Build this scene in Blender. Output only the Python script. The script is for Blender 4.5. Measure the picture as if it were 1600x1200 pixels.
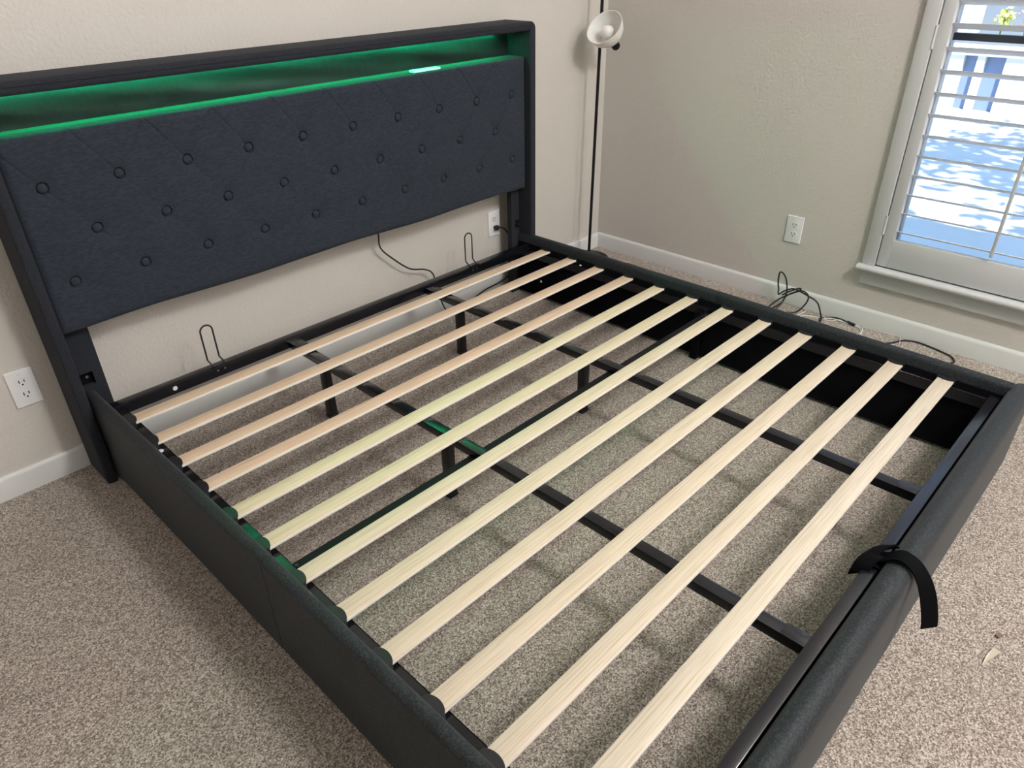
import bpy, bmesh, math, random
from mathutils import Vector, Matrix
random.seed(7)
for o in list(bpy.data.objects):
    bpy.data.objects.remove(o)
S = bpy.context.scene
COL = S.collection
PI = math.pi

# ------------------------------------------------------------------ camera
cam_d = bpy.data.cameras.new('camera')
cam = bpy.data.objects.new('camera', cam_d)
COL.objects.link(cam)
r_ = Vector((0.6944094, -0.71939716, -0.01622683))
u_ = Vector((0.38424559, 0.35164425, 0.85364024))
f_ = Vector((0.60840029, 0.5990109, -0.52061025))
M = Matrix((r_, u_, -f_)).transposed().to_4x4()
M.translation = Vector((-0.46538026, -1.99232151, 1.37351565))
cam.matrix_world = M
cam_d.sensor_width = 36.0
cam_d.sensor_fit = 'HORIZONTAL'
cam_d.lens = 36.0 * 1125.5 / 1600.0
cam_d.clip_start = 0.02
cam_d.clip_end = 200
S.camera = cam

# ------------------------------------------------------------------ sky, sun, ceiling lamp, exposure
w = bpy.data.worlds.new('sky')
S.world = w
w.use_nodes = True
bg = w.node_tree.nodes['Background']
bg.inputs['Color'].default_value = (0.36, 0.60, 1.0, 1)
bg.inputs['Strength'].default_value = 2.4
sd = bpy.data.lights.new('sun', 'SUN')
sd.energy = 13.0
sd.angle = 0.009
sd.color = (1.0, 0.96, 0.9)
sun = bpy.data.objects.new('sun', sd)
COL.objects.link(sun)
sun.rotation_euler = Vector((0.45, 0.35, -0.8)).to_track_quat('-Z', 'Y').to_euler()
ld = bpy.data.lights.new('ceiling_lamp', 'POINT')
ld.energy = 172
ld.shadow_soft_size = 0.22
ld.color = (1.0, 0.975, 0.945)
lamp = bpy.data.objects.new('ceiling_lamp', ld)
COL.objects.link(lamp)
lamp.location = (1.00, -3.00, 2.82)
ld2 = bpy.data.lights.new('second_ceiling_lamp', 'POINT')
ld2.energy = 52
ld2.shadow_soft_size = 0.35
ld2.color = (1.0, 0.96, 0.92)
lamp2 = bpy.data.objects.new('second_ceiling_lamp', ld2)
COL.objects.link(lamp2)
lamp2.location = (2.10, -3.55, 2.60)
vs = S.view_settings
vs.view_transform = 'Standard'
vs.look = 'None'
vs.gamma = 1
vs.use_curve_mapping = False
vs.exposure = 0.0

# ------------------------------------------------------------------ materials
def mat(name, col, rough=0.6, metal=0.0, spec=0.5, bump=None, var=None, sheen=0.0, coat=0.0, emis=None, aniso=None):
    """bump=(scale, strength, distance)  var=(scale, colour2, lo, hi)"""
    m = bpy.data.materials.new(name)
    m.use_nodes = True
    nt = m.node_tree
    b = nt.nodes['Principled BSDF']
    b.inputs['Base Color'].default_value = (*col, 1)
    b.inputs['Roughness'].default_value = rough
    b.inputs['Metallic'].default_value = metal
    b.inputs['Specular IOR Level'].default_value = spec
    if sheen:
        b.inputs['Sheen Weight'].default_value = sheen
        b.inputs['Sheen Roughness'].default_value = 0.5
    if coat:
        b.inputs['Coat Weight'].default_value = coat
        b.inputs['Coat Roughness'].default_value = 0.15
    if emis:
        b.inputs['Emission Color'].default_value = (*emis[0], 1)
        b.inputs['Emission Strength'].default_value = emis[1]
    tc = nt.nodes.new('ShaderNodeTexCoord')
    if var:
        mp = nt.nodes.new('ShaderNodeMapping')
        mp.inputs['Scale'].default_value = var[4] if len(var) > 4 else (1, 1, 1)
        n = nt.nodes.new('ShaderNodeTexNoise')
        n.inputs['Scale'].default_value = var[0]
        n.inputs['Detail'].default_value = 3
        mr = nt.nodes.new('ShaderNodeMapRange')
        mr.inputs['From Min'].default_value = var[2]
        mr.inputs['From Max'].default_value = var[3]
        mx = nt.nodes.new('ShaderNodeMix')
        mx.data_type = 'RGBA'
        mx.inputs[6].default_value = (*col, 1)
        mx.inputs[7].default_value = (*var[1], 1)
        nt.links.new(tc.outputs['Object'], mp.inputs['Vector'])
        nt.links.new(mp.outputs['Vector'], n.inputs['Vector'])
        nt.links.new(n.outputs['Fac'], mr.inputs['Value'])
        nt.links.new(mr.outputs['Result'], mx.inputs[0])
        nt.links.new(mx.outputs[2], b.inputs['Base Color'])
    if bump:
        n2 = nt.nodes.new('ShaderNodeTexNoise')
        n2.inputs['Scale'].default_value = bump[0]
        n2.inputs['Detail'].default_value = 4
        bp = nt.nodes.new('ShaderNodeBump')
        bp.inputs['Strength'].default_value = bump[1]
        bp.inputs['Distance'].default_value = bump[2]
        nt.links.new(tc.outputs['Object'], n2.inputs['Vector'])
        nt.links.new(n2.outputs['Fac'], bp.inputs['Height'])
        nt.links.new(bp.outputs['Normal'], b.inputs['Normal'])
    return m

m_wall = mat('painted_plaster', (0.60, 0.568, 0.535), 0.6, bump=(95, 0.6, 0.004), var=(1.5, (0.585, 0.56, 0.525), 0.3, 0.7))
m_ceil = mat('ceiling_paint', (0.72, 0.71, 0.68), 0.9)
m_trim = mat('white_semigloss_trim', (0.67, 0.68, 0.68), 0.35, spec=0.5)
m_shut = mat('white_shutter_paint_shaded', (0.55, 0.56, 0.57), 0.4)  # white darkened in colour for the dimmer light on the room side
m_louver = mat('white_louver_paint_skylit', (0.86, 0.87, 0.88), 0.4)  # same white, lightened in colour for skylight on the blades
m_plate = mat('white_outlet_plastic', (0.80, 0.81, 0.83), 0.3)
m_slot = mat('dark_slot', (0.02, 0.02, 0.02), 0.5)
m_panel = mat('dark_grey_linen', (0.022, 0.028, 0.040), 0.9, spec=0.2, sheen=0.03, bump=(1100, 0.35, 0.0006),
              var=(75, (0.030, 0.037, 0.051), 0.42, 0.6, (1, 1, 4)))
m_wing = mat('dark_grey_upholstery', (0.016, 0.018, 0.025), 0.85, spec=0.2, sheen=0.03, bump=(900, 0.5, 0.0006),
             var=(300, (0.026, 0.029, 0.038), 0.4, 0.6))
m_rail = mat('charcoal_felt_upholstery', (0.0090, 0.0120, 0.0155), 0.60, spec=0.32, sheen=0.06, bump=(420, 0.6, 0.0012),
             var=(260, (0.034, 0.041, 0.049), 0.45, 0.70))
m_niche = mat('black_wrinkled_backing', (0.012, 0.016, 0.02), 0.45, spec=0.35, bump=(9, 0.7, 0.01))
m_metal = mat('black_powder_coated_steel', (0.007, 0.007, 0.010), 0.22, spec=0.5)
m_matte = mat('black_matte_steel', (0.009, 0.009, 0.011), 0.5, spec=0.12)
m_shelf = mat('shelf_fabric_led_tinted', (0.018, 0.085, 0.06), 0.8, spec=0.2)  # green of the LED light put into the fabric's base colour
m_metal2 = mat('black_satin_steel', (0.010, 0.010, 0.015), 0.16, spec=0.5)
m_metal2.node_tree.nodes['Principled BSDF'].inputs['IOR'].default_value = 1.62
m_cap = mat('black_plastic_slat_cap', (0.013, 0.014, 0.017), 0.42, spec=0.5)
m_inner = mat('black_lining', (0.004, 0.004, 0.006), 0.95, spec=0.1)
m_cable = mat('black_rubber_cable', (0.012, 0.012, 0.013), 0.45)
m_wcable = mat('white_rubber_cable', (0.72, 0.70, 0.67), 0.45)
m_wdot = mat('white_plastic_plug', (0.78, 0.79, 0.84), 0.35)
m_chrome = mat('bolt_steel', (0.35, 0.35, 0.37), 0.3, metal=1.0)
m_strap = mat('black_hook_and_loop_webbing', (0.002, 0.002, 0.003), 0.8, spec=0.08, bump=(800, 0.6, 0.0008))
m_lampm = mat('lamp_black_metal', (0.006, 0.006, 0.007), 0.5, spec=0.25)
m_shade = mat('white_opal_plastic', (0.82, 0.80, 0.78), 0.45)
m_shade.node_tree.nodes['Principled BSDF'].inputs['Subsurface Weight'].default_value = 0.15
m_bulb = mat('frosted_bulb', (0.85, 0.83, 0.80), 0.35)
m_led = mat('green_led_strip', (0.0, 0.5, 0.15), 0.5, emis=((0.0, 1.0, 0.38), 92.0))
m_plateglow = mat('outlet_plate_emitted_reflection', (0.5, 0.9, 0.8), 0.2, emis=((0.2, 1.0, 0.6), 0.6))  # emission stands in for light reflected by the outlet plate
m_peach = mat('copper_pink_plastic', (0.55, 0.36, 0.28), 0.4)
m_paper = mat('cream_paper', (0.60, 0.55, 0.46), 0.8)
m_brown = mat('brown_cardboard', (0.16, 0.11, 0.09), 0.7)

# carpet: speckled twist pile
def carpet_material():
    m = bpy.data.materials.new('speckled_beige_carpet')
    m.use_nodes = True
    nt = m.node_tree
    b = nt.nodes['Principled BSDF']
    b.inputs['Roughness'].default_value = 1.0
    b.inputs['Specular IOR Level'].default_value = 0.1
    b.inputs['Sheen Weight'].default_value = 0.15
    tc = nt.nodes.new('ShaderNodeTexCoord')
    def noise(sc, det, ro=0.6):
        n = nt.nodes.new('ShaderNodeTexNoise')
        n.inputs['Scale'].default_value = sc
        n.inputs['Detail'].default_value = det
        n.inputs['Roughness'].default_value = ro
        nt.links.new(tc.outputs['Object'], n.inputs['Vector'])
        return n
    n1 = noise(270, 2.0)
    cr = nt.nodes.new('ShaderNodeValToRGB')
    e = cr.color_ramp.elements
    e[0].position = 0.30; e[0].color = (0.115, 0.088, 0.074, 1)
    e[1].position = 0.70; e[1].color = (0.66, 0.60, 0.55, 1)
    x = e.new(0.42); x.color = (0.225, 0.183, 0.157, 1)
    x = e.new(0.53); x.color = (0.365, 0.316, 0.277, 1)
    vo = nt.nodes.new('ShaderNodeTexVoronoi'); vo.inputs['Scale'].default_value = 300
    wn = noise(120, 2)
    wa = nt.nodes.new('ShaderNodeVectorMath'); wa.operation = 'MULTIPLY_ADD'
    wa.inputs[1].default_value = (0.01, 0.01, 0.01)
    nt.links.new(wn.outputs['Color'], wa.inputs[0]); nt.links.new(tc.outputs['Object'], wa.inputs[2])
    nt.links.new(wa.outputs[0], vo.inputs['Vector'])
    sp_ = nt.nodes.new('ShaderNodeSeparateColor'); nt.links.new(vo.outputs['Color'], sp_.inputs[0])
    mm = nt.nodes.new('ShaderNodeMath'); mm.operation = 'MULTIPLY_ADD'; mm.inputs[1].default_value = 0.30
    m2 = nt.nodes.new('ShaderNodeMath'); m2.operation = 'MULTIPLY'; m2.inputs[1].default_value = 0.70
    nt.links.new(n1.outputs['Fac'], m2.inputs[0])
    nt.links.new(sp_.outputs[0], mm.inputs[0]); nt.links.new(m2.outputs[0], mm.inputs[2])
    nt.links.new(mm.outputs[0], cr.inputs['Fac'])
    n2 = noise(2.2, 2)
    mr = nt.nodes.new('ShaderNodeMapRange')
    mr.inputs['From Min'].default_value = 0.3; mr.inputs['From Max'].default_value = 0.7
    mr.inputs['To Min'].default_value = 0.92; mr.inputs['To Max'].default_value = 1.06
    nt.links.new(n2.outputs['Fac'], mr.inputs['Value'])
    mx = nt.nodes.new('ShaderNodeMix'); mx.data_type = 'RGBA'; mx.blend_type = 'MULTIPLY'
    mx.inputs[0].default_value = 1.0
    nt.links.new(cr.outputs['Color'], mx.inputs[6])
    nt.links.new(mr.outputs['Result'], mx.inputs[7])
    nt.links.new(mx.outputs[2], b.inputs['Base Color'])
    n3 = noise(230, 3, 0.7)
    bp = nt.nodes.new('ShaderNodeBump')
    bp.inputs['Strength'].default_value = 0.55
    bp.inputs['Distance'].default_value = 0.004
    nt.links.new(n3.outputs['Fac'], bp.inputs['Height'])
    nt.links.new(bp.outputs['Normal'], b.inputs['Normal'])
    return m
m_carpet = carpet_material()

# slat wood, tinted by the object's own colour
def wood_material():
    m = bpy.data.materials.new('pale_poplar_slat')
    m.use_nodes = True
    nt = m.node_tree
    b = nt.nodes['Principled BSDF']
    b.inputs['Roughness'].default_value = 0.42
    oi = nt.nodes.new('ShaderNodeObjectInfo')
    tc = nt.nodes.new('ShaderNodeTexCoord')
    ad = nt.nodes.new('ShaderNodeVectorMath'); ad.operation = 'ADD'
    sc = nt.nodes.new('ShaderNodeVectorMath'); sc.operation = 'SCALE'; sc.inputs['Scale'].default_value = 37.0
    cmb = nt.nodes.new('ShaderNodeCombineXYZ')
    nt.links.new(oi.outputs['Random'], cmb.inputs[0])
    nt.links.new(oi.outputs['Random'], cmb.inputs[1])
    nt.links.new(cmb.outputs[0], sc.inputs[0])
    nt.links.new(tc.outputs['Object'], ad.inputs[0])
    nt.links.new(sc.outputs[0], ad.inputs[1])
    mp = nt.nodes.new('ShaderNodeMapping')
    mp.inputs['Scale'].default_value = (1.1, 62, 12)
    nt.links.new(ad.outputs[0], mp.inputs['Vector'])
    n = nt.nodes.new('ShaderNodeTexNoise')
    n.inputs['Scale'].default_value = 4.5; n.inputs['Detail'].default_value = 6; n.inputs['Roughness'].default_value = 0.65
    nt.links.new(mp.outputs['Vector'], n.inputs['Vector'])
    cr = nt.nodes.new('ShaderNodeValToRGB')
    e = cr.color_ramp.elements
    e[0].position = 0.30; e[0].color = (0.74, 0.68, 0.60, 1)
    e[1].position = 0.55; e[1].color = (1, 1, 1, 1)
    nt.links.new(n.outputs['Fac'], cr.inputs['Fac'])
    mx = nt.nodes.new('ShaderNodeMix'); mx.data_type = 'RGBA'; mx.blend_type = 'MULTIPLY'
    mx.inputs[0].default_value = 1.0
    nt.links.new(oi.outputs['Color'], mx.inputs[6])
    nt.links.new(cr.outputs['Color'], mx.inputs[7])
    nt.links.new(mx.outputs[2], b.inputs['Base Color'])
    bp = nt.nodes.new('ShaderNodeBump'); bp.inputs['Strength'].default_value = 0.2; bp.inputs['Distance'].default_value = 0.001
    nt.links.new(n.outputs['Fac'], bp.inputs['Height'])
    nt.links.new(bp.outputs['Normal'], b.inputs['Normal'])
    return m
m_wood = wood_material()
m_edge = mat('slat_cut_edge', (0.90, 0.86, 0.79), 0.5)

def glass_material():
    m = bpy.data.materials.new('window_glass')
    m.use_nodes = True
    nt = m.node_tree
    nt.nodes.remove(nt.nodes['Principled BSDF'])
    out = nt.nodes['Material Output']
    t = nt.nodes.new('ShaderNodeBsdfTransparent'); t.inputs[0].default_value = (0.95, 0.97, 0.97, 1)
    g = nt.nodes.new('ShaderNodeBsdfGlossy'); g.inputs['Roughness'].default_value = 0.02
    fr = nt.nodes.new('ShaderNodeFresnel'); fr.inputs['IOR'].default_value = 1.3
    mx = nt.nodes.new('ShaderNodeMixShader')
    nt.links.new(fr.outputs[0], mx.inputs[0])
    nt.links.new(t.outputs[0], mx.inputs[1])
    nt.links.new(g.outputs[0], mx.inputs[2])
    nt.links.new(mx.outputs[0], out.inputs[0])
    return m
m_glass = glass_material()
m_sash = mat('dark_bronze_sash', (0.03, 0.033, 0.04), 0.4)
m_conc = mat('pale_concrete_patio', (0.58, 0.58, 0.57), 0.85, bump=(60, 0.3, 0.003), var=(1.2, (0.50, 0.50, 0.49), 0.35, 0.65))
m_stucco = mat('white_stucco', (0.62, 0.61, 0.59), 0.9)
m_bluegrey = mat('blue_grey_wall', (0.16, 0.22, 0.36), 0.8)  # blue-grey wall body that shows between the piers
m_leaf = mat('tree_leaf', (0.06, 0.13, 0.035), 0.6)
m_bark = mat('tree_bark', (0.10, 0.075, 0.05), 0.9)
m_pink = mat('pink_petal', (0.75, 0.30, 0.33), 0.6)
m_yel = mat('yellow_green_leaf', (0.55, 0.60, 0.18), 0.6)

# ------------------------------------------------------------------ mesh helpers
def link(name, bm, material, parent=None, smooth=False, kind=None):
    me = bpy.data.meshes.new(name)
    bmesh.ops.recalc_face_normals(bm, faces=bm.faces)
    bm.to_mesh(me); bm.free()
    if material:
        me.materials.append(material)
    for p in me.polygons: p.use_smooth = True
    me.set_sharp_from_angle(angle=math.radians(180 if smooth else 38))
    o = bpy.data.objects.new(name, me)
    COL.objects.link(o)
    if parent: o.parent = parent
    if kind: o['kind'] = kind
    return o

def instance(src, parent, loc=None):
    o = src.copy(); COL.objects.link(o); o.parent = parent
    if loc is not None: o.location = loc
    return o

def empty(name, label, cat, group=None):
    o = bpy.data.objects.new(name, None); COL.objects.link(o)
    o['label'] = label; o['category'] = cat
    if group: o['group'] = group
    return o

def box(bm, x0, x1, y0, y1, z0, z1, bev=0.0, seg=2):
    t = bmesh.new()
    r = bmesh.ops.create_cube(t, size=1.0)
    for v in t.verts:
        v.co = Vector(((x0 + x1) / 2 + v.co.x * (x1 - x0), (y0 + y1) / 2 + v.co.y * (y1 - y0), (z0 + z1) / 2 + v.co.z * (z1 - z0)))
    if bev:
        bmesh.ops.bevel(t, geom=list(t.edges), offset=bev, segments=seg, profile=0.5, affect='EDGES')
    join(bm, t)

def join(bm, t, mtx=None):
    mp = {}
    for v in t.verts:
        mp[v] = bm.verts.new(mtx @ v.co if mtx else v.co)
    for f in t.faces:
        nf = bm.faces.new([mp[v] for v in f.verts]); nf.smooth = f.smooth
    t.free()

def boxobj(name, dims, material, parent=None, bev=0.0, seg=2, kind=None):
    bm = bmesh.new(); box(bm, *dims, bev=bev, seg=seg)
    return link(name, bm, material, parent, kind=kind)

def prism(pts, axis, lo, hi, bev=0.0, off_hi=(0, 0)):
    """polygon pts in the two other axes (x-y order kept), extruded along axis"""
    t = bmesh.new()
    def mk(p, q, s):
        return {'x': (s, p, q), 'y': (p, s, q), 'z': (p, q, s)}[axis]
    a = [t.verts.new(mk(p, q, lo)) for p, q in pts]
    b = [t.verts.new(mk(p + off_hi[0], q + off_hi[1], hi)) for p, q in pts]
    t.faces.new(a); t.faces.new(list(reversed(b)))
    n = len(pts)
    for i in range(n):
        t.faces.new([a[i], b[i], b[(i + 1) % n], a[(i + 1) % n]])
    bmesh.ops.recalc_face_normals(t, faces=t.faces)
    if bev:
        ed = [e for e in t.edges if len(e.link_faces) == 2 and e.calc_face_angle(0) > 0.9]
        bmesh.ops.bevel(t, geom=ed, offset=bev, segments=3, profile=0.5, affect='EDGES')
    return t

def rrect(x0, x1, z0, z1, r, n=5, corners=(1, 1, 1, 1)):
    """corners: bl, br, tr, tl"""
    pts = []
    for k, (cx, cz, a0) in enumerate([(x0, z0, PI), (x1, z0, 1.5 * PI), (x1, z1, 0), (x0, z1, 0.5 * PI)]):
        if not corners[k] or r <= 0:
            pts.append((cx, cz)); continue
        ox = cx + (r if cx == x0 else -r); oz = cz + (r if cz == z0 else -r)
        for i in range(n + 1):
            a = a0 + i / n * PI / 2
            pts.append((ox + r * math.cos(a), oz + r * math.sin(a)))
    return pts

def smooth_path(P, n=8):
    P = [Vector(p) for p in P]
    out = []
    for i in range(len(P) - 1):
        p0 = P[max(i - 1, 0)]; p1 = P[i]; p2 = P[i + 1]; p3 = P[min(i + 2, len(P) - 1)]
        for k in range(n):
            t = k / n
            out.append(0.5 * ((2 * p1) + (-p0 + p2) * t + (2 * p0 - 5 * p1 + 4 * p2 - p3) * t * t + (-p0 + 3 * p1 - 3 * p2 + p3) * t ** 3))
    out.append(P[-1])
    return out

def tube(bm, path, r, sides=8, caps=True):
    path = [Vector(p) for p in path]
    n = len(path)
    up = None; rings = []
    for i, p in enumerate(path):
        d = (path[min(i + 1, n - 1)] - path[max(i - 1, 0)])
        if d.length < 1e-9: d = Vector((0, 0, 1))
        d.normalize()
        if up is None:
            up = Vector((0, 0, 1)) if abs(d.z) < 0.9 else Vector((1, 0, 0))
        up = (up - d * up.dot(d)); 
        if up.length < 1e-6: up = d.orthogonal()
        up.normalize()
        s = d.cross(up)
        rr = r[i] if isinstance(r, (list, tuple)) else r
        rings.append([bm.verts.new(p + (up * math.cos(a) + s * math.sin(a)) * rr) for a in [2 * PI * k / sides for k in range(sides)]])
    for a, b in zip(rings, rings[1:]):
        for k in range(sides):
            f = bm.faces.new([a[k], a[(k + 1) % sides], b[(k + 1) % sides], b[k]]); f.smooth = True
    if caps:
        bm.faces.new(list(reversed(rings[0]))); bm.faces.new(rings[-1])

def lathe(bm, prof, sides=32, mtx=None, close=False):
    rings = []
    for r, z in prof:
        if r < 1e-6:
            rings.append([bm.verts.new(Vector((0, 0, z)))])
        else:
            rings.append([bm.verts.new(Vector((r * math.cos(2 * PI * k / sides), r * math.sin(2 * PI * k / sides), z))) for k in range(sides)])
    for a, b in zip(rings, rings[1:]):
        for k in range(sides):
            if len(a) == 1 and len(b) == 1: continue
            if len(a) == 1: f = bm.faces.new([a[0], b[k], b[(k + 1) % sides]])
            elif len(b) == 1: f = bm.faces.new([a[k], b[0], a[(k + 1) % sides]])
            else: f = bm.faces.new([a[k], b[k], b[(k + 1) % sides], a[(k + 1) % sides]])
            f.smooth = True
    if mtx:
        vs_ = [v for ring in rings for v in ring]
        for v in vs_: v.co = mtx @ v.co

# ================================================================== THE SETTING
XW, YW = 2.467, 0.240            # window wall, headboard wall
XL, YB, HC = -2.3, -4.4, 3.10
floor = boxobj('floor', (XL - .1, XW + .1, YB - .1, YW + .1, -0.10, 0.0), m_carpet, kind='structure')
boxobj('ceiling', (XL - .15, XW + .15, YB - .15, YW + .15, HC, HC + .1), m_ceil, kind='structure')
boxobj('wall_back', (XL - .15, XW + .15, YW, YW + .12, 0, HC), m_wall, kind='structure')
boxobj('wall_left', (XL - .12, XL, YB, YW, 0, HC), m_wall, kind='structure')
boxobj('wall_rear', (XL - .15, XW + .15, YB - .12, YB, 0, HC), m_wall, kind='structure')
# wall with the window opening: y from WY1 (far) to WY0 (near)
WY1, WY0, WZ0, WZ1 = -1.135, -2.665, 0.262, 2.02
bm = bmesh.new()
box(bm, XW, XW + .14, WY1, YW, 0, HC)
box(bm, XW, XW + .14, YB, WY0, 0, HC)
box(bm, XW, XW + .14, WY0, WY1, 0, WZ0)
box(bm, XW, XW + .14, WY0, WY1, WZ1, HC)
link('wall_right', bm, m_wall, kind='structure')
# baseboards
def base_prof(d=0.014, h=0.0755):
    return [(0, 0), (d, 0), (d, h - .012), (d * .8, h - .004), (d * .45, h), (0, h)]
bm = bmesh.new()
join(bm, prism([(YW - p, q) for p, q in base_prof()], 'x', XL, XW))
link('baseboard_back', bm, m_trim, kind='structure')
bm = bmesh.new()
join(bm, prism([(XW - p, q) for p, q in base_prof()], 'y', YB, YW - .0))
link('baseboard_right', bm, m_trim, kind='structure')
bm = bmesh.new()
join(bm, prism([(XL + p, q) for p, q in base_prof()], 'y', YB, YW))
link('baseboard_left', bm, m_trim, kind='structure')

# window: casing, stool, apron, sashes, glass, shutters
win = bpy.data.objects.new('window_1', None); COL.objects.link(win); win['kind'] = 'structure'
bm = bmesh.new()                                    # casing boards around the opening
for (a, b_, c, d) in ((-1.150, -1.100, .262, 2.07), (-2.70, -2.65, .262, 2.07)):
    box(bm, XW - .020, XW + .03, a, b_, c, d, bev=.003)
box(bm, XW - .020, XW + .03, -2.65, -1.150, 2.02, 2.07, bev=.003)
link('window_casing', bm, m_shut, win)
bm = bmesh.new()
join(bm, prism(rrect(XW - .045, XW + .05, .240, .262, .010, 4, (1, 0, 0, 1)), 'y', -2.72, -1.090, bev=0))
link('window_stool', bm, m_shut, win)
boxobj('window_apron', (XW - .016, XW, -2.70, -1.108, .180, .240), m_shut, win, bev=.003)
bm = bmesh.new()                                    # reveal lining
box(bm, XW + .03, XW + .135, -1.150, -1.135, .262, 2.02)
box(bm, XW + .03, XW + .135, -2.665, -2.65, .262, 2.02)
box(bm, XW + .05, XW + .135, -2.65, -1.150, .250, .262)
box(bm, XW + .03, XW + .135, -2.65, -1.150, 2.01, 2.02)
link('window_reveal', bm, m_shut, win)
bm = bmesh.new()                                    # white vinyl frame with central mullion
fx0, fx1 = XW + .085, XW + .125
box(bm, fx0, fx1, -1.180, -1.150, .262, 2.01, bev=.002)
box(bm, fx0, fx1, -2.65, -2.605, .262, 2.01, bev=.002)
box(bm, fx0, fx1, -1.93, -1.87, .262, 2.01, bev=.002)
box(bm, fx0, fx1, -2.65, -1.15, .262, .300, bev=.002)
box(bm, fx0, fx1, -2.65, -1.15, 1.97, 2.01, bev=.002)
link('window_frame', bm, m_shut, win)
for (a, b_) in ((-1.87, -1.180), (-2.605, -1.93)):
    boxobj('meeting_rail', (fx0, fx0 + .022, a, b_, 1.069, 1.092), m_sash, win, bev=.002)
    boxobj('glass_pane', (fx0 + .016, fx0 + .020, a, b_, .300, 1.97), m_glass, win)

# plantation shutters: frame, panels, louvres, rod, hinges
LP, LZ0 = 0.0715, 0.416
def make_shutter(y_hinge, sgn, visible):
    """panel from y_hinge going -y (sgn=+1) or mirrored"""
    def Y(t): return y_hinge - sgn * t
    def bb(t0, t1): a, b_ = Y(t0), Y(t1); return (min(a, b_), max(a, b_))
    root = bpy.data.objects.new('shutter_panel', None); COL.objects.link(root); root.parent = win
    return root, bb
for side, (yh, sgn) in enumerate(((-1.154, 1), (-2.646, -1))):
    def bb(t0, t1):
        a, b_ = yh - sgn * t0, yh - sgn * t1
        return (min(a, b_), max(a, b_))
    W = 0.742
    fr = bmesh.new()
    for (t0, t1, z0, z1) in ((0, .040, .268, 2.012), (W - .040, W, .268, 2.012), (.040, W - .040, .268, .377), (.040, W - .040, 1.93, 2.012)):
        a, b_ = bb(t0, t1)
        box(fr, XW - .014, XW + .014, a, b_, z0, z1, bev=.0015)
    pan = link('shutter_frame', fr, m_shut, win)
    a, b_ = bb(.041, W - .041)
    prof = []
    for k in range(16):                               # elliptical blade, 64 mm wide
        t = 2 * PI * k / 16
        prof.append((0.031 * math.cos(t), 0.0028 * math.sin(t)))
    ang = math.radians(-21)
    pr = [(p * math.cos(ang) - q * math.sin(ang), p * math.sin(ang) + q * math.cos(ang)) for p, q in prof]
    lb = bmesh.new()
    join(lb, prism(pr, 'y', a, b_))
    lo = link('louver', lb, m_louver, pan)
    lo.location = (XW + .016, 0, LZ0 - .012)
    k = 1
    while LZ0 + k * LP < 1.92:
        instance(lo, pan, (XW + .016, 0, LZ0 - .012 + k * LP)); k += 1
    yc = (a + b_) / 2
    bm = bmesh.new()
    box(bm, XW - .030, XW - .019, yc - .0055, yc + .0055, .398, 1.88, bev=.002)
    link('tilt_rod', bm, m_shut, pan)
    for zc in (.43, 1.085, 1.80):
        bm = bmesh.new()
        yy = yh + sgn * .003
        tube(bm, [(XW - .018, yy, zc - .037), (XW - .018, yy, zc + .037)], .0045, 10)
        link('hinge', bm, m_shut, pan, smooth=False)

# ================================================================== OUTSIDE
boxobj('patio', (XW + .14, 16, -9, 9, -0.35, -0.15), m_conc, kind='structure')
gw = empty('garden_wall', 'low white sunlit wall with dark openings beyond the patio outside the window', 'wall')
bm = bmesh.new(); box(bm, 8.40, 8.75, -6, 5, -.15, .40); link('wall_body', bm, m_bluegrey, gw)
bm = bmesh.new(); box(bm, 8.30, 8.75, -6, 5, .36, .42, bev=.01); link('coping', bm, m_stucco, gw)
ys = [5, .22, .10, .03, -.15, -1.2, -1.35, -1.6, -6]
first = None
for i in range(0, len(ys) - 1, 2):
    bm = bmesh.new(); box(bm, 8.33, 8.56, ys[i + 1] if i + 1 < len(ys) else -6, ys[i], -.15, .36); link('pier', bm, m_stucco, gw)
bm = bmesh.new(); box(bm, 8.33, 8.56, -6, -1.6, -.15, .36); link('pier', bm, m_stucco, gw)
hs = empty('neighbour_house', 'pale neighbouring house facade in shade beyond the garden wall', 'house')
boxobj('facade', (10.4, 10.6, -7, 6, -.15, 3.4), m_stucco, hs)
boxobj('roof_overhang', (8.6, 10.7, -7, 6, 3.0, 3.15), m_bark, hs)
boxobj('white_post', (8.9, 9.05, .33, .52, .50, 3.0), m_stucco, hs)
for j, (yy, mtl, lab) in enumerate(((.04, m_yel, 'yellow green leafy plant standing on the white garden wall outside'), (-.17, m_pink, 'pink flowering plant standing on the white garden wall outside'))):
    pl = empty('flowering_plant', lab, 'plant')
    bm = bmesh.new()
    tube(bm, [(8.65, yy, .50), (8.65, yy + .01, .60)], .008, 6)
    link('stem', bm, m_leaf, pl)
    bm = bmesh.new()
    for q in range(60):
        c = Vector((8.65 + random.gauss(0, .035), yy + random.gauss(0, .035), .68 + random.gauss(0, .035)))
        n = Vector((random.gauss(0, 1), random.gauss(0, 1), random.gauss(0, 1))).normalized()
        a = n.orthogonal() * .022; b2 = n.cross(a)
        bm.faces.new([bm.verts.new(c + a), bm.verts.new(c + b2), bm.verts.new(c - a), bm.verts.new(c - b2)])
    link('foliage', bm, mtl, pl, kind='stuff')
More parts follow.
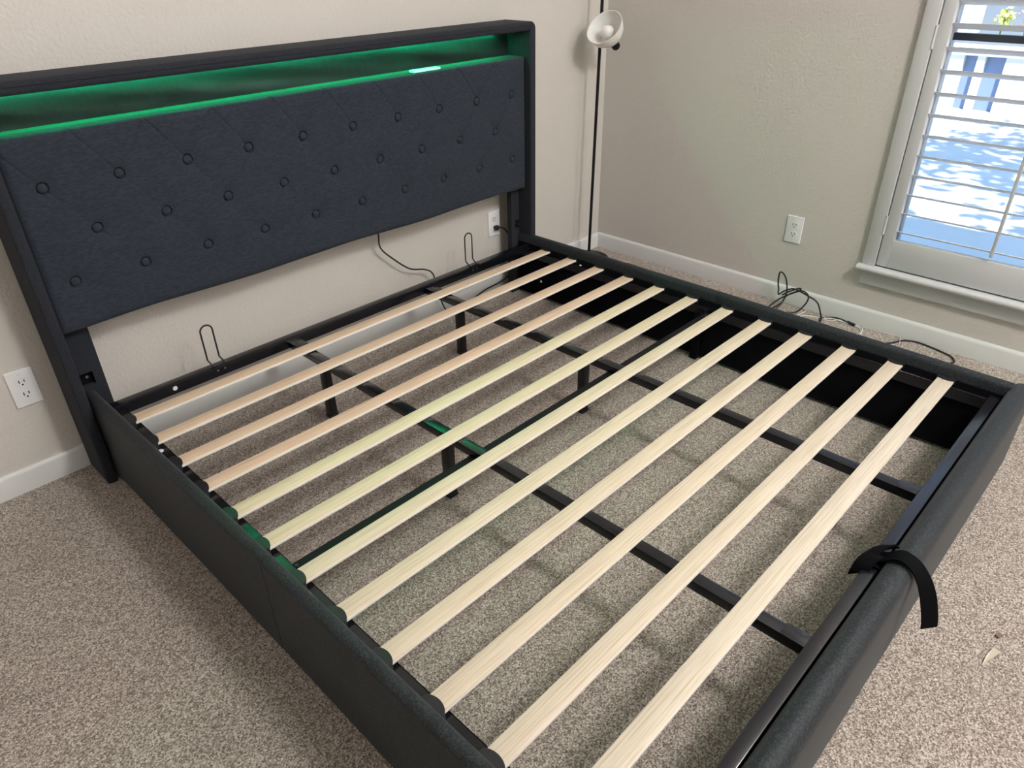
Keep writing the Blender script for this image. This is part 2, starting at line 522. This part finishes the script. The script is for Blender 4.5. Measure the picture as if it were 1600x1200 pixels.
# tree over the patio that dapples the concrete (its crown is above the window's view)
tree = empty('garden_tree', 'leafy tree standing outside on the patio, seen by its dappled shade', 'tree')
bm = bmesh.new(); tube(bm, [(3.9, -6.2, -.15), (3.8, -6.0, 1.5), (3.5, -5.0, 3.0), (3.2, -4.0, 3.9)], [.14, .11, .08, .05], 10)
link('trunk', bm, m_bark, tree)
bm = bmesh.new()
for cl in range(70):
    cc = Vector((random.uniform(1.6, 5.2), random.uniform(-4.9, -2.2), random.uniform(3.7, 4.9)))
    for q in range(26):
        c = cc + Vector((random.gauss(0, .22), random.gauss(0, .22), random.gauss(0, .15)))
        n = Vector((random.gauss(0, .6), random.gauss(0, .6), 1)).normalized()
        a = (Matrix.Rotation(random.uniform(0, 2 * PI), 3, n) @ n.orthogonal()) * .075; b2 = n.cross(a) * .5
        bm.faces.new([bm.verts.new(c + a), bm.verts.new(c + b2), bm.verts.new(c - a), bm.verts.new(c - b2)])
link('foliage', bm, m_leaf, tree, kind='stuff')

# ================================================================== THE BED
bed = empty('bed_frame', 'large charcoal upholstered bed frame with tufted headboard, green lit shelf and bare wooden slats', 'bed')
# --- headboard wings
def wing(x0, x1, outer_left, name='headboard_wing'):
    c = (0, 0, 0, 1) if outer_left else (0, 0, 1, 0)
    bm = bmesh.new()
    join(bm, prism(rrect(x0, x1, 0.0, 1.124, .026, 6, c), 'y', .077, .228, bev=.007))
    o = link(name, bm, m_wing, bed, smooth=False)
    return o
wl = wing(-.104, -.074, True)
wr = wing(1.775, 1.806, False)
# padded roll along the top
bm = bmesh.new()
join(bm, prism(rrect(.077, .228, 1.092, 1.124, .012, 5, (1, 0, 1, 1)), 'x', -.076, 1.777))
link('headboard_top_rail', bm, m_wing, bed)
# thin piping line along the roll
bm = bmesh.new(); tube(bm, [(-.074, .0765, 1.112), (1.775, .0765, 1.112)], .0022, 6); link('piping', bm, m_wing, bed)
# --- shelf niche
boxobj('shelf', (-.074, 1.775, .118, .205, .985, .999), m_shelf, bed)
# wrinkled backing sheet
bm = bmesh.new()
nx, nz = 160, 10
g = {}
for i in range(nx + 1):
    for k in range(nz + 1):
        x = -.074 + 1.849 * i / nx; z = .999 + .093 * k / nz
        y = .200 + .0022 * math.sin(x * 5.3 + z * 40) * math.sin(k / nz * PI) + .0015 * math.sin(x * 13 + z * 90) * math.sin(k / nz * PI)
        g[i, k] = bm.verts.new((x, y, z))
for i in range(nx):
    for k in range(nz):
        f = bm.faces.new([g[i, k], g[i + 1, k], g[i + 1, k + 1], g[i, k + 1]]); f.smooth = True
bk = [bm.verts.new((x, .212, z)) for x, z in ((-.074, .999), (1.775, .999), (1.775, 1.092), (-.074, 1.092))]
bm.faces.new(bk)
link('niche_backing', bm, m_niche, bed)
boxobj('led_strip', (-.05, 1.70, .185, .193, 1.0885, 1.0918), m_led, bed)
boxobj('led_bracket', (1.70, 1.765, .150, .185, 1.083, 1.092), m_cap, bed, bev=.002)
# outlet plate on the shelf; the light it catches is put in as emission
cp = boxobj('shelf_outlet_plate', (1.228, 1.350, .121, .150, .999, 1.0075), m_plateglow, bed, bev=.002)
cp['label'] = 'pale power outlet plate with its caught light as glow'

# --- tufted panel
PX0, PX1, PZ0, PZ1, PY = -.072, 1.772, .485, 1.000, .100
BX0, BP, BZ, BD = .004, .188, .870, .1255
btn = []
for k in range(3):
    for i in range(10 if k != 1 else 9):
        btn.append((BX0 + (i + (.5 if k == 1 else 0)) * BP, BZ - k * BD, k))
segs = []
for (x, z, k) in btn:                                   # creases radiating from each button
    for sx in (-1, 1):
        if k == 0:
            segs.append((x, z, x + sx * BP / 2, PZ1, .0050))
        if k < 2:
            segs.append((x, z, x + sx * BP / 2, z - BD, .0042))
def panel_y(x, z):
    e = min(x - PX0, PX1 - x, z - PZ0, PZ1 - z)
    y = PY
    if e < .022:
        t = 1 - max(e, 0) / .022
        y += .016 * (1 - math.sqrt(max(0, 1 - t * t)))
    dep = 0
    for (bx_, bz_, k) in btn:
        dx, dz = x - bx_, z - bz_
        if abs(dx) < .1 and abs(dz) < .1:
            r = math.hypot(dx, dz)
            dep = max(dep, .016 * math.exp(-r / .024) + (.005 if r < .0145 else 0))
    cr = 0
    for (x0, z0, x1, z1, a) in segs:
        if min(x0, x1) - .01 < x < max(x0, x1) + .01 and min(z0, z1) - .01 < z < max(z0, z1) + .01:
            L = math.hypot(x1 - x0, z1 - z0); ux, uz = (x1 - x0) / L, (z1 - z0) / L
            t = (x - x0) * ux + (z - z0) * uz
            d = abs((x - x0) * uz - (z - z0) * ux)
            if 0 < t < L and d < .009:
                fade = (.15 + .75 * (t / L) ** .8 + .5 * math.exp(-t / .02)) if z1 == PZ1 and uz > 0 else (0.10 + .9 * math.exp(-t / .038))
                cr = max(cr, a * fade * math.exp(-(d / .0030) ** 1.2))
    und = .0012 * math.sin(x * 21 + z * 9) * math.sin(z * 17 - x * 5)
    return y + dep + cr + und
bm = bmesh.new()
nx, nz = 720, 200
G = []
for k in range(nz + 1):
    row = []
    for i in range(nx + 1):
        x = PX0 + (PX1 - PX0) * i / nx; z = PZ0 + (PZ1 - PZ0) * k / nz
        zz = z
        if k < 8: zz = z + .0035 * math.sin(x * 9.1) * (1 - k / 8)
        row.append(bm.verts.new((x, panel_y(x, z), zz)))
    G.append(row)
for k in range(nz):
    for i in range(nx):
        f = bm.faces.new([G[k][i], G[k][i + 1], G[k + 1][i + 1], G[k + 1][i]]); f.smooth = True
bd = [G[0][i] for i in range(nx + 1)] + [G[k][nx] for k in range(1, nz + 1)] + [G[nz][i] for i in range(nx - 1, -1, -1)] + [G[k][0] for k in range(nz - 1, 0, -1)]
back = [bm.verts.new((v.co.x, .150, v.co.z)) for v in bd]
n = len(bd)
for i in range(n):
    bm.faces.new([bd[i], bd[(i + 1) % n], back[(i + 1) % n], back[i]])
bm.faces.new(back)
panel = link('headboard_panel', bm, m_panel, bed)
# buttons
bm = bmesh.new()
prof = [(0, .0065)] + [(.0125 * math.sin(a), .0065 * math.cos(a) + .0) for a in [PI / 2 * q / 6 for q in range(1, 7)]] + [(.0118, -.004), (0, -.004)]
lathe(bm, prof, 20, Matrix.Rotation(PI / 2, 4, 'X'))
b0 = link('button', bm, m_panel, panel)
for i, (x, z, k) in enumerate(btn):
    o = b0 if i == 0 else instance(b0, panel)
    o.location = (x, PY + .0112, z)
# --- posts below the panel, with bracket slots
for (x0, x1, hx) in ((-.074, .002, (-.064, -.025)), (1.727, 1.775, (1.750, 1.7745))):
    bm = bmesh.new()
    # post split around the slot so that the slot is a real hole
    z0, z1 = .296, .337
    box(bm, x0, x1, .150, .176, 0, z0); box(bm, x0, x1, .150, .176, z1, .50)
    box(bm, x0, hx[0], .150, .176, z0, z1); box(bm, hx[1], x1, .150, .176, z0, z1)
    box(bm, hx[0], hx[1], .172, .176, z0, z1)
    p = link('headboard_post', bm, m_wing, bed)
    bm = bmesh.new(); box(bm, hx[0], hx[1], .166, .1715, z0, z1); link('bracket_slot', bm, m_inner, p)
    bm = bmesh.new()
    lathe(bm, [(0, .003), (.004, .003), (.004, 0), (0, 0)], 12, Matrix.Translation(((hx[0] + hx[1]) / 2 + .004, .166, .318)) @ Matrix.Rotation(PI / 2, 4, 'X'))
    link('bolt', bm, m_chrome, p)

# --- upholstered side boards in two halves each
def board(pts, y0, y1, off, name='side_board'):
    bm = bmesh.new()
    join(bm, prism(pts, 'y', y0, y1, off_hi=off))
    return link(name, bm, m_rail, bed)
def side_prof(xo, xi, top, bot):
    """rounded top; xo outer, xi inner"""
    s = 1 if xi > xo else -1
    wdt = abs(xi - xo); pts = [(xo, bot), (xo, top - .016)]
    for i in range(1, 8):
        a = PI * i / 8
        pts.append(((xo + xi) / 2 - s * wdt / 2 * math.cos(a), top - .016 + .016 * math.sin(a)))
    pts += [(xi, top - .016), (xi, bot)]
    return pts
SEAM = -.845
board(side_prof(-.068, -.036, .286, .010), .146, SEAM + .0012, (.008, 0))
board(side_prof(-.060, -.028, .287, .010), SEAM - .0012, -1.792, (0, 0))
board(side_prof(1.802, 1.768, .280, .012), .146, SEAM + .0012, (.006, 0))
board(side_prof(1.808, 1.774, .280, .012), SEAM - .0012, -1.792, (-.008, 0))
# black lining inside the side boards
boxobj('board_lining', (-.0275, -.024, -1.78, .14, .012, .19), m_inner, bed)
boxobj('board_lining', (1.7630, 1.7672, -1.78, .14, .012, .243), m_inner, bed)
# mid support feet at the seams
boxobj('seam_foot', (-.029, .006, -.86, -.80, 0, .18), m_metal, bed, bev=.002)
boxobj('seam_foot', (1.743, 1.7625, -.808, -.778, 0, .20), m_inner, bed, bev=.002)
# --- upholstered foot board
bm = bmesh.new()
pf = [(-1.838, .008), (-1.840, .235)]
for i in range(1, 8):
    a = PI * i / 8
    pf.append((-1.811 - .029 * math.cos(a), .244 + .032 * math.sin(a)))
pf += [(-1.782, .240), (-1.782, .008)]
join(bm, prism(pf, 'x', -.066, 1.812, bev=.004))
link('foot_board', bm, m_rail, bed)

# --- steel rails
def angle_rail(name, xa, xb, lipx0, lipx1):
    bm = bmesh.new()
    box(bm, xa, xb, -1.778, .11, .219, .222, bev=.0008, seg=1)
    box(bm, lipx0, lipx1, -1.778, .11, .185, .222, bev=.0008, seg=1)
    return link(name, bm, m_metal, bed)
rl = angle_rail('side_rail', -.028, .010, .007, .010)
rr = angle_rail('side_rail', 1.754, 1.768, 1.754, 1.757)
bm = bmesh.new(); box(bm, -.028, 1.768, .075, .111, .206, .240, bev=.0025)
head_rail = link('head_rail', bm, m_metal, bed)
bm = bmesh.new(); box(bm, -.020, 1.746, -1.777, -1.750, .205, .241, bev=.0025)
foot_rail = link('foot_rail', bm, m_metal2, bed)
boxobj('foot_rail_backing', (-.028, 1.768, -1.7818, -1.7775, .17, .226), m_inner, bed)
for x0 in (.556, 1.160):
    bm = bmesh.new(); box(bm, x0, x0 + .030, -1.750, .075, .204, .230, bev=.002)
    cr_ = link('centre_rail', bm, m_metal, bed)
    bm = bmesh.new(); box(bm, x0 - .006, x0 + .038, -.045, .075, .2302, .2335, bev=.001)
    br = link('rail_bracket', bm, m_metal, cr_)
    for yy in (-.025, .055):
        bm = bmesh.new(); lathe(bm, [(0, .003), (.004, .0025), (.0055, 0), (0, 0)], 12, Matrix.Translation((x0 + .015, yy - .004, .2335)))
        link('bolt', bm, m_metal2, cr_)
    bm = bmesh.new(); box(bm, x0 - .002, x0 + .032, -1.750, -1.700, .2302, .2325, bev=.0008); link('rail_bracket', bm, m_metal2, cr_)
    # legs
    for yy in (-.105, -.713):
        bm = bmesh.new()
        box(bm, x0 + .001, x0 + .029, yy - .014, yy + .014, .012, .204, bev=.002)
        lg = link('centre_leg', bm, m_metal, bed)
        bm = bmesh.new(); box(bm, x0 - .001, x0 + .031, yy - .016, yy + .016, 0, .014, bev=.003); link('foot_cap', bm, m_cap, lg)
# cross bar under the centre rails
bm = bmesh.new()
box(bm, .006, 1.757, -.842, -.816, .198, .2015, bev=.0008, seg=1)
box(bm, .006, 1.757, -.819, -.816, .176, .2015, bev=.0008, seg=1)
xb = link('cross_bar', bm, m_matte, bed)
for xx in (.022, 1.735):
    bm = bmesh.new(); lathe(bm, [(0, .004), (.005, .003), (.007, 0), (0, 0)], 12, Matrix.Translation((xx, -.830, .2015))); link('bolt', bm, m_metal2, xb)

# --- slats with plastic caps
bm = bmesh.new()
box(bm, -.016, 1.772, -.0453, 0, .2305, .2400, bev=.0022, seg=2)
slat0 = link('slat', bm, m_wood, bed)
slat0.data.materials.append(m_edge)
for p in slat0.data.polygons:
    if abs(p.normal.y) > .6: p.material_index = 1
def cap_mesh(s, x_back, x_edge, x_mid):
    y0, y1 = .003, -.0495
    pts = [(x_back, y0 - .000), (x_back, y1)]
    nseg = 10
    arc = []
    for i in range(nseg + 1):
        t = i / nseg
        y = y1 + (y0 - y1) * t
        arc.append((x_edge + (x_mid - x_edge) * math.sin(PI * t) ** .7, y))
    t = prism(pts + arc, 'z', .2403, .2445)
    bmm = bmesh.new(); join(bmm, t)
    # body of the holder under and beside the slat
    a, b_ = sorted((x_back, x_edge))
    box(bmm, a, b_, y1, y0, .2222, .2304)
    box(bmm, a, b_, y1, -.0456, .2222, .2404); box(bmm, a, b_, .0003, y0, .2222, .2404)
    sx = x_back; box(bmm, min(sx, sx + s * .006), max(sx, sx + s * .006), y1, y0, .2222, .2404)
    return bmm
capL = link('slat_cap', cap_mesh(1, -.025, -.007, .003), m_cap, slat0)
capR = link('slat_cap', cap_mesh(-1, 1.779, 1.761, 1.751), m_cap, slat0)
cols = [(.82, .64, .47), (.82, .64, .47), (.82, .64, .47), (.80, .62, .45), (.80, .645, .48), (.77, .645, .48),
        (.74, .64, .49), (.73, .63, .49), (.71, .61, .48), (.69, .59, .47), (.67, .58, .47), (.66, .58, .48)]  # peach to cream tones; foot slats darkened to offset the lamp's brightness there
for i in range(12):
    o = slat0 if i == 0 else instance(slat0, bed, (0, -i * .1460, 0))
    o.color = (*cols[i], 1)
    if i:
        instance(capL, o); instance(capR, o)

# --- wire mattress retainer loops on the head rail
def loop(path):
    bm = bmesh.new(); tube(bm, smooth_path(path, 6), .0027, 8)
    lo_ = link('retainer_loop', bm, m_cable, head_rail)
for x in (.284, 1.402):
    w_ = .039
    loop([(x + .010, .078, .2425), (x + .008, .086, .2435), (x, .098, .262), (x, .1, .275), (x, .1, .350)] + [(x + w_ / 2 - w_ / 2 * math.cos(PI * q / 8), .1, .3585 + w_ / 2 * math.sin(PI * q / 8)) for q in range(9)] + [(x + w_, .1, .350), (x + w_, .1, .275), (x + w_, .098, .262), (x + w_ + .008, .086, .2435), (x + w_ + .010, .078, .2425)])
    boxobj('loop_clamp', (x + .004, x + w_ + .014, .0765, .086, .240, .2455), m_metal2, head_rail, bev=.001)
    for q in (.015, .038):
        bm = bmesh.new(); lathe(bm, [(0, .002), (.003, .0015), (.0035, 0), (0, 0)], 10, Matrix.Translation((x + q, .075, .228)) @ Matrix.Rotation(PI / 2, 4, 'X')); link('rivet', bm, m_chrome, head_rail)
# --- white hole plugs
def plug(mtx, par, r=.0075):
    bm = bmesh.new(); lathe(bm, [(0, .0012), (r * .35, .0012), (r * .4, .0022), (r * .85, .0022), (r, 0), (0, 0)], 20, mtx)
    o = link('hole_plug', bm, m_wdot, par); o['label'] = 'small round white plug'
RX = Matrix.Rotation(PI / 2, 4, 'X')
plug(Matrix.Translation((.158, .0748, .226)) @ RX, head_rail)
plug(Matrix.Translation((-.010, -.209, .222)), rl)
plug(Matrix.Translation((1.7632, .006, .085)) @ Matrix.Rotation(-PI / 2, 4, 'Y'), rr, .006)
plug(Matrix.Translation((1.7605, -.216, .222)), rr, .005)

# ================================================================== STRAP
bm = bmesh.new()
def ribbon(bm, path, half, th=.0016):
    """path: list of (centre, width direction)"""
    L = []
    n = len(path)
    for i, (c, wd) in enumerate(path):
        c = Vector(c); wd = Vector(wd).normalized()
        d = (Vector(path[min(i + 1, n - 1)][0]) - Vector(path[max(i - 1, 0)][0])).normalized()
        nn = wd.cross(d).normalized() * th
        L.append([bm.verts.new(c + wd * half + nn), bm.verts.new(c - wd * half + nn), bm.verts.new(c - wd * half - nn), bm.verts.new(c + wd * half - nn)])
    for a, b_ in zip(L, L[1:]):
        for k in range(4):
            f = bm.faces.new([a[k], a[(k + 1) % 4], b_[(k + 1) % 4], b_[k]])
    bm.faces.new(L[0]); bm.faces.new(list(reversed(L[-1])))
    return L
core = [(.868, -1.746, .205), (.866, -1.7435, .225), (.864, -1.7455, .2445), (.862, -1.760, .250), (.860, -1.782, .266), (.859, -1.800, .2835), (.858, -1.818, .286), (.858, -1.838, .276),
        (.858, -1.858, .252), (.859, -1.873, .222), (.860, -1.884, .190), (.861, -1.893, .158), (.861, -1.896, .140)]
sp = smooth_path(core, 5)
ns = len(sp)
ribbon(bm, [(p, Vector((1, 0, 0)).lerp(Vector((.80, -.60, 0)), max(0, min(1, (i / ns - .45) / .3)))) for i, p in enumerate(sp)], .0185)
strap = link('strap', bm, m_strap)
strap['label'] = 'black hook and loop strap looped over the padded foot board edge, tail hanging down'
strap['category'] = 'strap'
# the bunched fold of the strap round the steel foot rail
bm = bmesh.new()
fold = smooth_path([(.838, -1.752, .246), (.826, -1.7455, .236), (.822, -1.744, .222), (.832, -1.7445, .236), (.852, -1.752, .258), (.884, -1.765, .268), (.892, -1.776, .262)], 6)
ribbon(bm, [(p, (.35, -.80, .45)) for p in fold], .019)
f2 = smooth_path([(.812, -1.748, .232), (.822, -1.750, .252), (.842, -1.758, .266), (.858, -1.770, .262), (.852, -1.779, .250), (.836, -1.777, .246)], 6)
ribbon(bm, [(p, (.25, -.9, -.15)) for p in f2], .017)
f3 = smooth_path([(.818, -1.746, .236), (.836, -1.752, .258), (.862, -1.762, .275), (.888, -1.772, .272)], 6)
ribbon(bm, [(p, (.5, -.75, .1)) for p in f3], .013)
fo = link('folded_end', bm, m_strap); fo.parent = strap

# ================================================================== WALL OUTLETS
def outlet(loc, rotz, label):
    root = empty('wall_outlet', label, 'outlet', )
    root.location = loc; root.rotation_euler = (0, 0, rotz)
    # local frame: x right, z up, facing -y
    bm = bmesh.new()
    join(bm, prism(rrect(-.035, .035, -.057, .057, .003, 3), 'y', -.0055, 0, bev=.002))
    link('cover_plate', bm, m_plate, root)
    for zc in (.0195, -.0195):
        bm = bmesh.new()
        pts = []
        for i in range(24):
            a = 2 * PI * i / 24
            pts.append((.0172 * math.cos(a), zc + max(-.0135, min(.0135, .0172 * math.sin(a)))))
        join(bm, prism(pts, 'y', -.0072, -.005))
        so = link('socket', bm, m_plate, root)
        bm = bmesh.new()
        box(bm, -.0078, -.0052, -.0076, -.0071, zc - .002, zc + .008)
        box(bm, .0052, .0078, -.0076, -.0071, zc - .001, zc + .007)
        t = bmesh.new(); lathe(t, [(0, .0005), (.0026, .0005), (.0026, 0), (0, 0)], 12, Matrix.Translation((0, -.0071, zc - .0075)) @ RX); join(bm, t)
        link('socket_slots', bm, m_slot, so)
    for zc in (.043, -.043):
        bm = bmesh.new(); lathe(bm, [(0, .0012), (.0022, .001), (.003, 0), (0, 0)], 12, Matrix.Translation((0, -.0055, zc)) @ RX)
        link('screw', bm, m_wdot, root)
    return root
outlet((-.186, YW, .3174), 0, 'white duplex wall outlet left of the headboard, in front of a faint shadow')
outlet((1.703, YW, .3174), 0, 'white duplex wall outlet under the headboard with a black cord plugged in')
outlet((XW, -.797, .3272), PI / 2 * -1, 'white duplex wall outlet on the window wall above the black coiled cable')

# ================================================================== CORDS
def cord(name, path, r, m, label, cat='cable', n=8, parts=()):
    bm = bmesh.new(); tube(bm, smooth_path(path, n), r, 8)
    o = link(name, bm, m)
    o['label'] = label; o['category'] = cat
    return o
pc = cord('power_cord', [(1.05, .19, .52), (1.053, .195, .444), (1.060, .2, .392), (1.106, .2, .339), (1.188, .2, .269), (1.262, .2, .243), (1.305, .2, .209), (1.325, .2, .12), (1.36, .19, .02),
                         (1.43, .205, .006), (1.53, .222, .006), (1.62, .218, .03), (1.70, .205, .045), (1.752, .2, .065), (1.755, .2, .11), (1.765, .205, .16), (1.785, .212, .21), (1.758, .214, .272), (1.722, .208, .299), (1.708, .215, .300)],
          .0032, m_cable, 'black power cord hanging from the headboard and plugged into the outlet beneath it', 'cord')
bm = bmesh.new(); box(bm, 1.694, 1.716, .214, .2318, .289, .309, bev=.004)
o = link('plug', bm, m_cable, pc)
# tangled cable by the window wall
coil = [(2.40, -1.06, .006), (2.398, -1.012, .005), (2.40, -1.004, .025), (2.40, -.988, .06), (2.40, -.969, .076), (2.40, -.941, .084), (2.40, -.902, .095), (2.398, -.869, .099), (2.392, -.835, .08), (2.39, -.815, .06),
        (2.40, -.806, .08), (2.40, -.799, .109), (2.40, -.797, .145), (2.40, -.804, .157), (2.402, -.822, .144), (2.402, -.836, .114), (2.395, -.846, .072), (2.37, -.842, .03), (2.335, -.835, .006),
        (2.35, -.872, .006), (2.38, -.912, .012), (2.40, -.936, .052), (2.402, -.938, .084), (2.398, -.917, .101), (2.392, -.892, .094), (2.385, -.834, .052), (2.36, -.805, .02), (2.345, -.80, .006),
        (2.36, -.815, .008), (2.385, -.839, .032), (2.395, -.848, .06), (2.398, -.882, .089), (2.40, -.903, .105), (2.402, -.888, .104), (2.40, -.847, .075), (2.395, -.828, .058)]
tail = [(2.372, -1.02, .004), (2.384, -1.012, .004), (2.400, -1.011, .005), (2.425, -1.030, .006), (2.440, -1.05, .006), (2.444, -1.075, .006), (2.438, -1.098, .006), (2.43, -1.115, .007)]
cc = cord('coiled_cable', list(reversed(tail)) + coil[1:], .0034, m_cable, 'black cable tangled in upright loops against the baseboard below the outlet', 'cable', 7)
bm = bmesh.new(); tube(bm, [(2.434, -1.108, .008), (2.424, -1.142, .007)], [.0055, .0065], 8); link('connector', bm, m_cable, cc)
c2 = cord('charging_cable', [(2.325, -1.16, .004), (2.328, -1.235, .004), (2.338, -1.275, .004), (2.375, -1.308, .004), (2.425, -1.334, .004), (2.446, -1.374, .004), (2.440, -1.43, .004), (2.425, -1.483, .004), (2.408, -1.518, .004), (2.375, -1.536, .005), (2.345, -1.533, .006)],
          .0033, m_cable, 'thin black cable lying in a wide curve on the carpet under the window', 'cable')
bm = bmesh.new(); tube(bm, [(2.356, -1.535, .007), (2.325, -1.528, .007)], [.0055, .007], 8); link('connector', bm, m_cable, c2)
cord('white_cable', [(2.33, -.93, .003), (2.343, -.919, .003), (2.379, -.925, .003), (2.426, -.932, .003), (2.442, -.924, .003), (2.446, -.905, .003)], .0022, m_wcable,
     'short curl of white cable beside the foot of the black tangled loops', 'cable')
cord('white_cable', [(2.335, -.930, .0055), (2.36, -.935, .003), (2.384, -.951, .003), (2.405, -1.001, .003), (2.403, -1.049, .003), (2.436, -1.069, .003), (2.444, -1.112, .003), (2.430, -1.16, .003), (2.413, -1.180, .003), (2.371, -1.186, .003), (2.342, -1.202, .003)], .0023, m_wcable,
     'white cable running along the baseboard under the black connector', 'cable')
cord('white_cable', [(2.405, -1.02, .0065), (2.425, -1.05, .0065), (2.43, -1.10, .0035), (2.425, -1.15, .0035), (2.400, -1.178, .0035), (2.362, -1.194, .0035), (2.330, -1.210, .0035)], .0023, m_wcable,
     'second white cable strand bending away from the baseboard towards the bed rail', 'cable')
cord('thin_wire', [(2.44, -1.168, .0018), (2.446, -1.181, .0018), (2.444, -1.241, .0018), (2.440, -1.302, .0075), (2.429, -1.321, .008), (2.36, -1.335, .0018), (2.345, -1.310, .0018), (2.340, -1.285, .0075), (2.366, -1.274, .0075), (2.41, -1.25, .0018)], .0011, m_wcable,
     'thin pale wire looping across the carpet over the black charging cable', 'wire')
cord('thin_wire', [(2.435, -1.36, .0018), (2.42, -1.41, .0018), (2.403, -1.448, .0018), (2.361, -1.455, .0018), (2.334, -1.457, .0018)], .0011, m_wcable,
     'thin pale wire end curling on the carpet inside the black cable curve', 'wire')

# ================================================================== FLOOR LAMP
LX, LY = 2.262, .133
lampo = empty('floor_lamp', 'tall black floor lamp with white bowl reading shade standing in the room corner', 'lamp')
bm = bmesh.new(); lathe(bm, [(0, 0), (.098, 0), (.102, .004), (.102, .014), (.096, .022), (.03, .028), (.012, .036), (0, .036)], 48, Matrix.Translation((LX, LY, 0)))
link('base', bm, m_lampm, lampo)
bm = bmesh.new(); tube(bm, [(LX, LY, .03), (LX + .021, LY, 1.18), (LX + .031, LY, 1.76)], .0070, 12)
link('pole', bm, m_lampm, lampo)
# upper uplight shade (above the picture)
bm = bmesh.new(); lathe(bm, [(.02, 0), (.07, .02), (.12, .07), (.14, .12), (.136, .12), (.116, .073), (.068, .025), (.02, .005)], 36, Matrix.Translation((LX + .031, LY, 1.76)))
link('top_shade', bm, m_shade, lampo)
# reading shade: axis points towards the room, up and left
P0 = Vector((2.238, .070, 1.058))
toC = (Vector(cam.location) - P0).normalized() if False else Vector((-.785, -.59, .10)).normalized()
ax = (toC * .80 + Vector((-.020, .456, .502))).normalized()
R = ax.to_track_quat('Z', 'Y').to_matrix().to_4x4()
T = Matrix.Translation(P0) @ R
bm = bmesh.new()
outer = [(.016, -.062), (.032, -.058), (.052, -.045), (.067, -.025), (.076, 0), (.080, .022)]
inner = [(.077, .022), (.0735, 0), (.0645, -.023), (.050, -.041), (.031, -.053), (.016, -.056)]
lathe(bm, outer + inner, 40, T)
link('reading_shade', bm, m_shade, lampo)
bm = bmesh.new()
pb = [(.013, -.058), (.014, -.045)] + [(.029 * math.sin(a), -.012 - .029 * math.cos(a)) for a in [PI * (.17 + .83 * q / 12) for q in range(12)]] + [(0, .017)]
lathe(bm, pb, 24, T); link('bulb', bm, m_bulb, lampo)
bm = bmesh.new(); lathe(bm, [(0, -.112), (.014, -.112), (.018, -.106), (.019, -.070), (.017, -.058), (0, -.058)], 24, T); link('lamp_socket', bm, m_lampm, lampo)
sock = T @ Vector((0, 0, -.09))
pz = sock.z + .01
bm = bmesh.new(); tube(bm, [sock, Vector((LX + .021 * pz / 1.18, LY, pz))], .005, 10); link('shade_arm', bm, m_lampm, lampo)
bm = bmesh.new(); tube(bm, [(LX + .021 * pz / 1.18 - .0003, LY, pz - .02), (LX + .021 * pz / 1.18 + .0003, LY, pz + .02)], .010, 12); link('arm_collar', bm, m_lampm, lampo)
lc = [(2.335, .085, .012), (2.345, .05, .004), (2.350, .006, .004), (2.358, -.038, .004), (2.358, -.107, .004), (2.33, -.195, .004), (2.315, -.292, .004), (2.30, -.42, .004)]
bm = bmesh.new(); tube(bm, smooth_path(lc, 8), .0028, 8); link('lamp_cord', bm, m_cable, lampo)
bm = bmesh.new(); tube(bm, [(2.348, .010, .006), (2.358, -.042, .006)], .0065, 8)
o = link('cord_switch', bm, m_peach, lampo); o['label'] = 'pinkish inline switch'

# ================================================================== SCRAPS ON THE CARPET
bm = bmesh.new()
a = [bm.verts.new(p) for p in ((1.050, -2.010, .002), (1.038, -2.024, .009), (.978, -2.004, .003), (1.012, -2.004, .007))]
b_ = [bm.verts.new(v.co + Vector((0, 0, .0012))) for v in a]
for q in ((0, 1, 2), (0, 2, 3)):
    bm.faces.new([a[i] for i in q]); bm.faces.new([b_[i] for i in reversed(q)])
for i in range(4): bm.faces.new([a[i], a[(i + 1) % 4], b_[(i + 1) % 4], b_[i]])
o = link('paper_scrap', bm, m_paper); o['label'] = 'small pale triangular paper scrap lying on the carpet beyond the foot board'; o['category'] = 'scrap'
bm = bmesh.new(); box(bm, -.008, .008, -.005, .005, 0, .004, bev=.001)
for v in bm.verts: v.co = Matrix.Translation((1.094, -2.009, .001)) @ Matrix.Rotation(-.5, 4, 'Z') @ v.co
o = link('cardboard_scrap', bm, m_brown); o['label'] = 'tiny brown cardboard scrap on the carpet next to the pale triangle'; o['category'] = 'scrap'
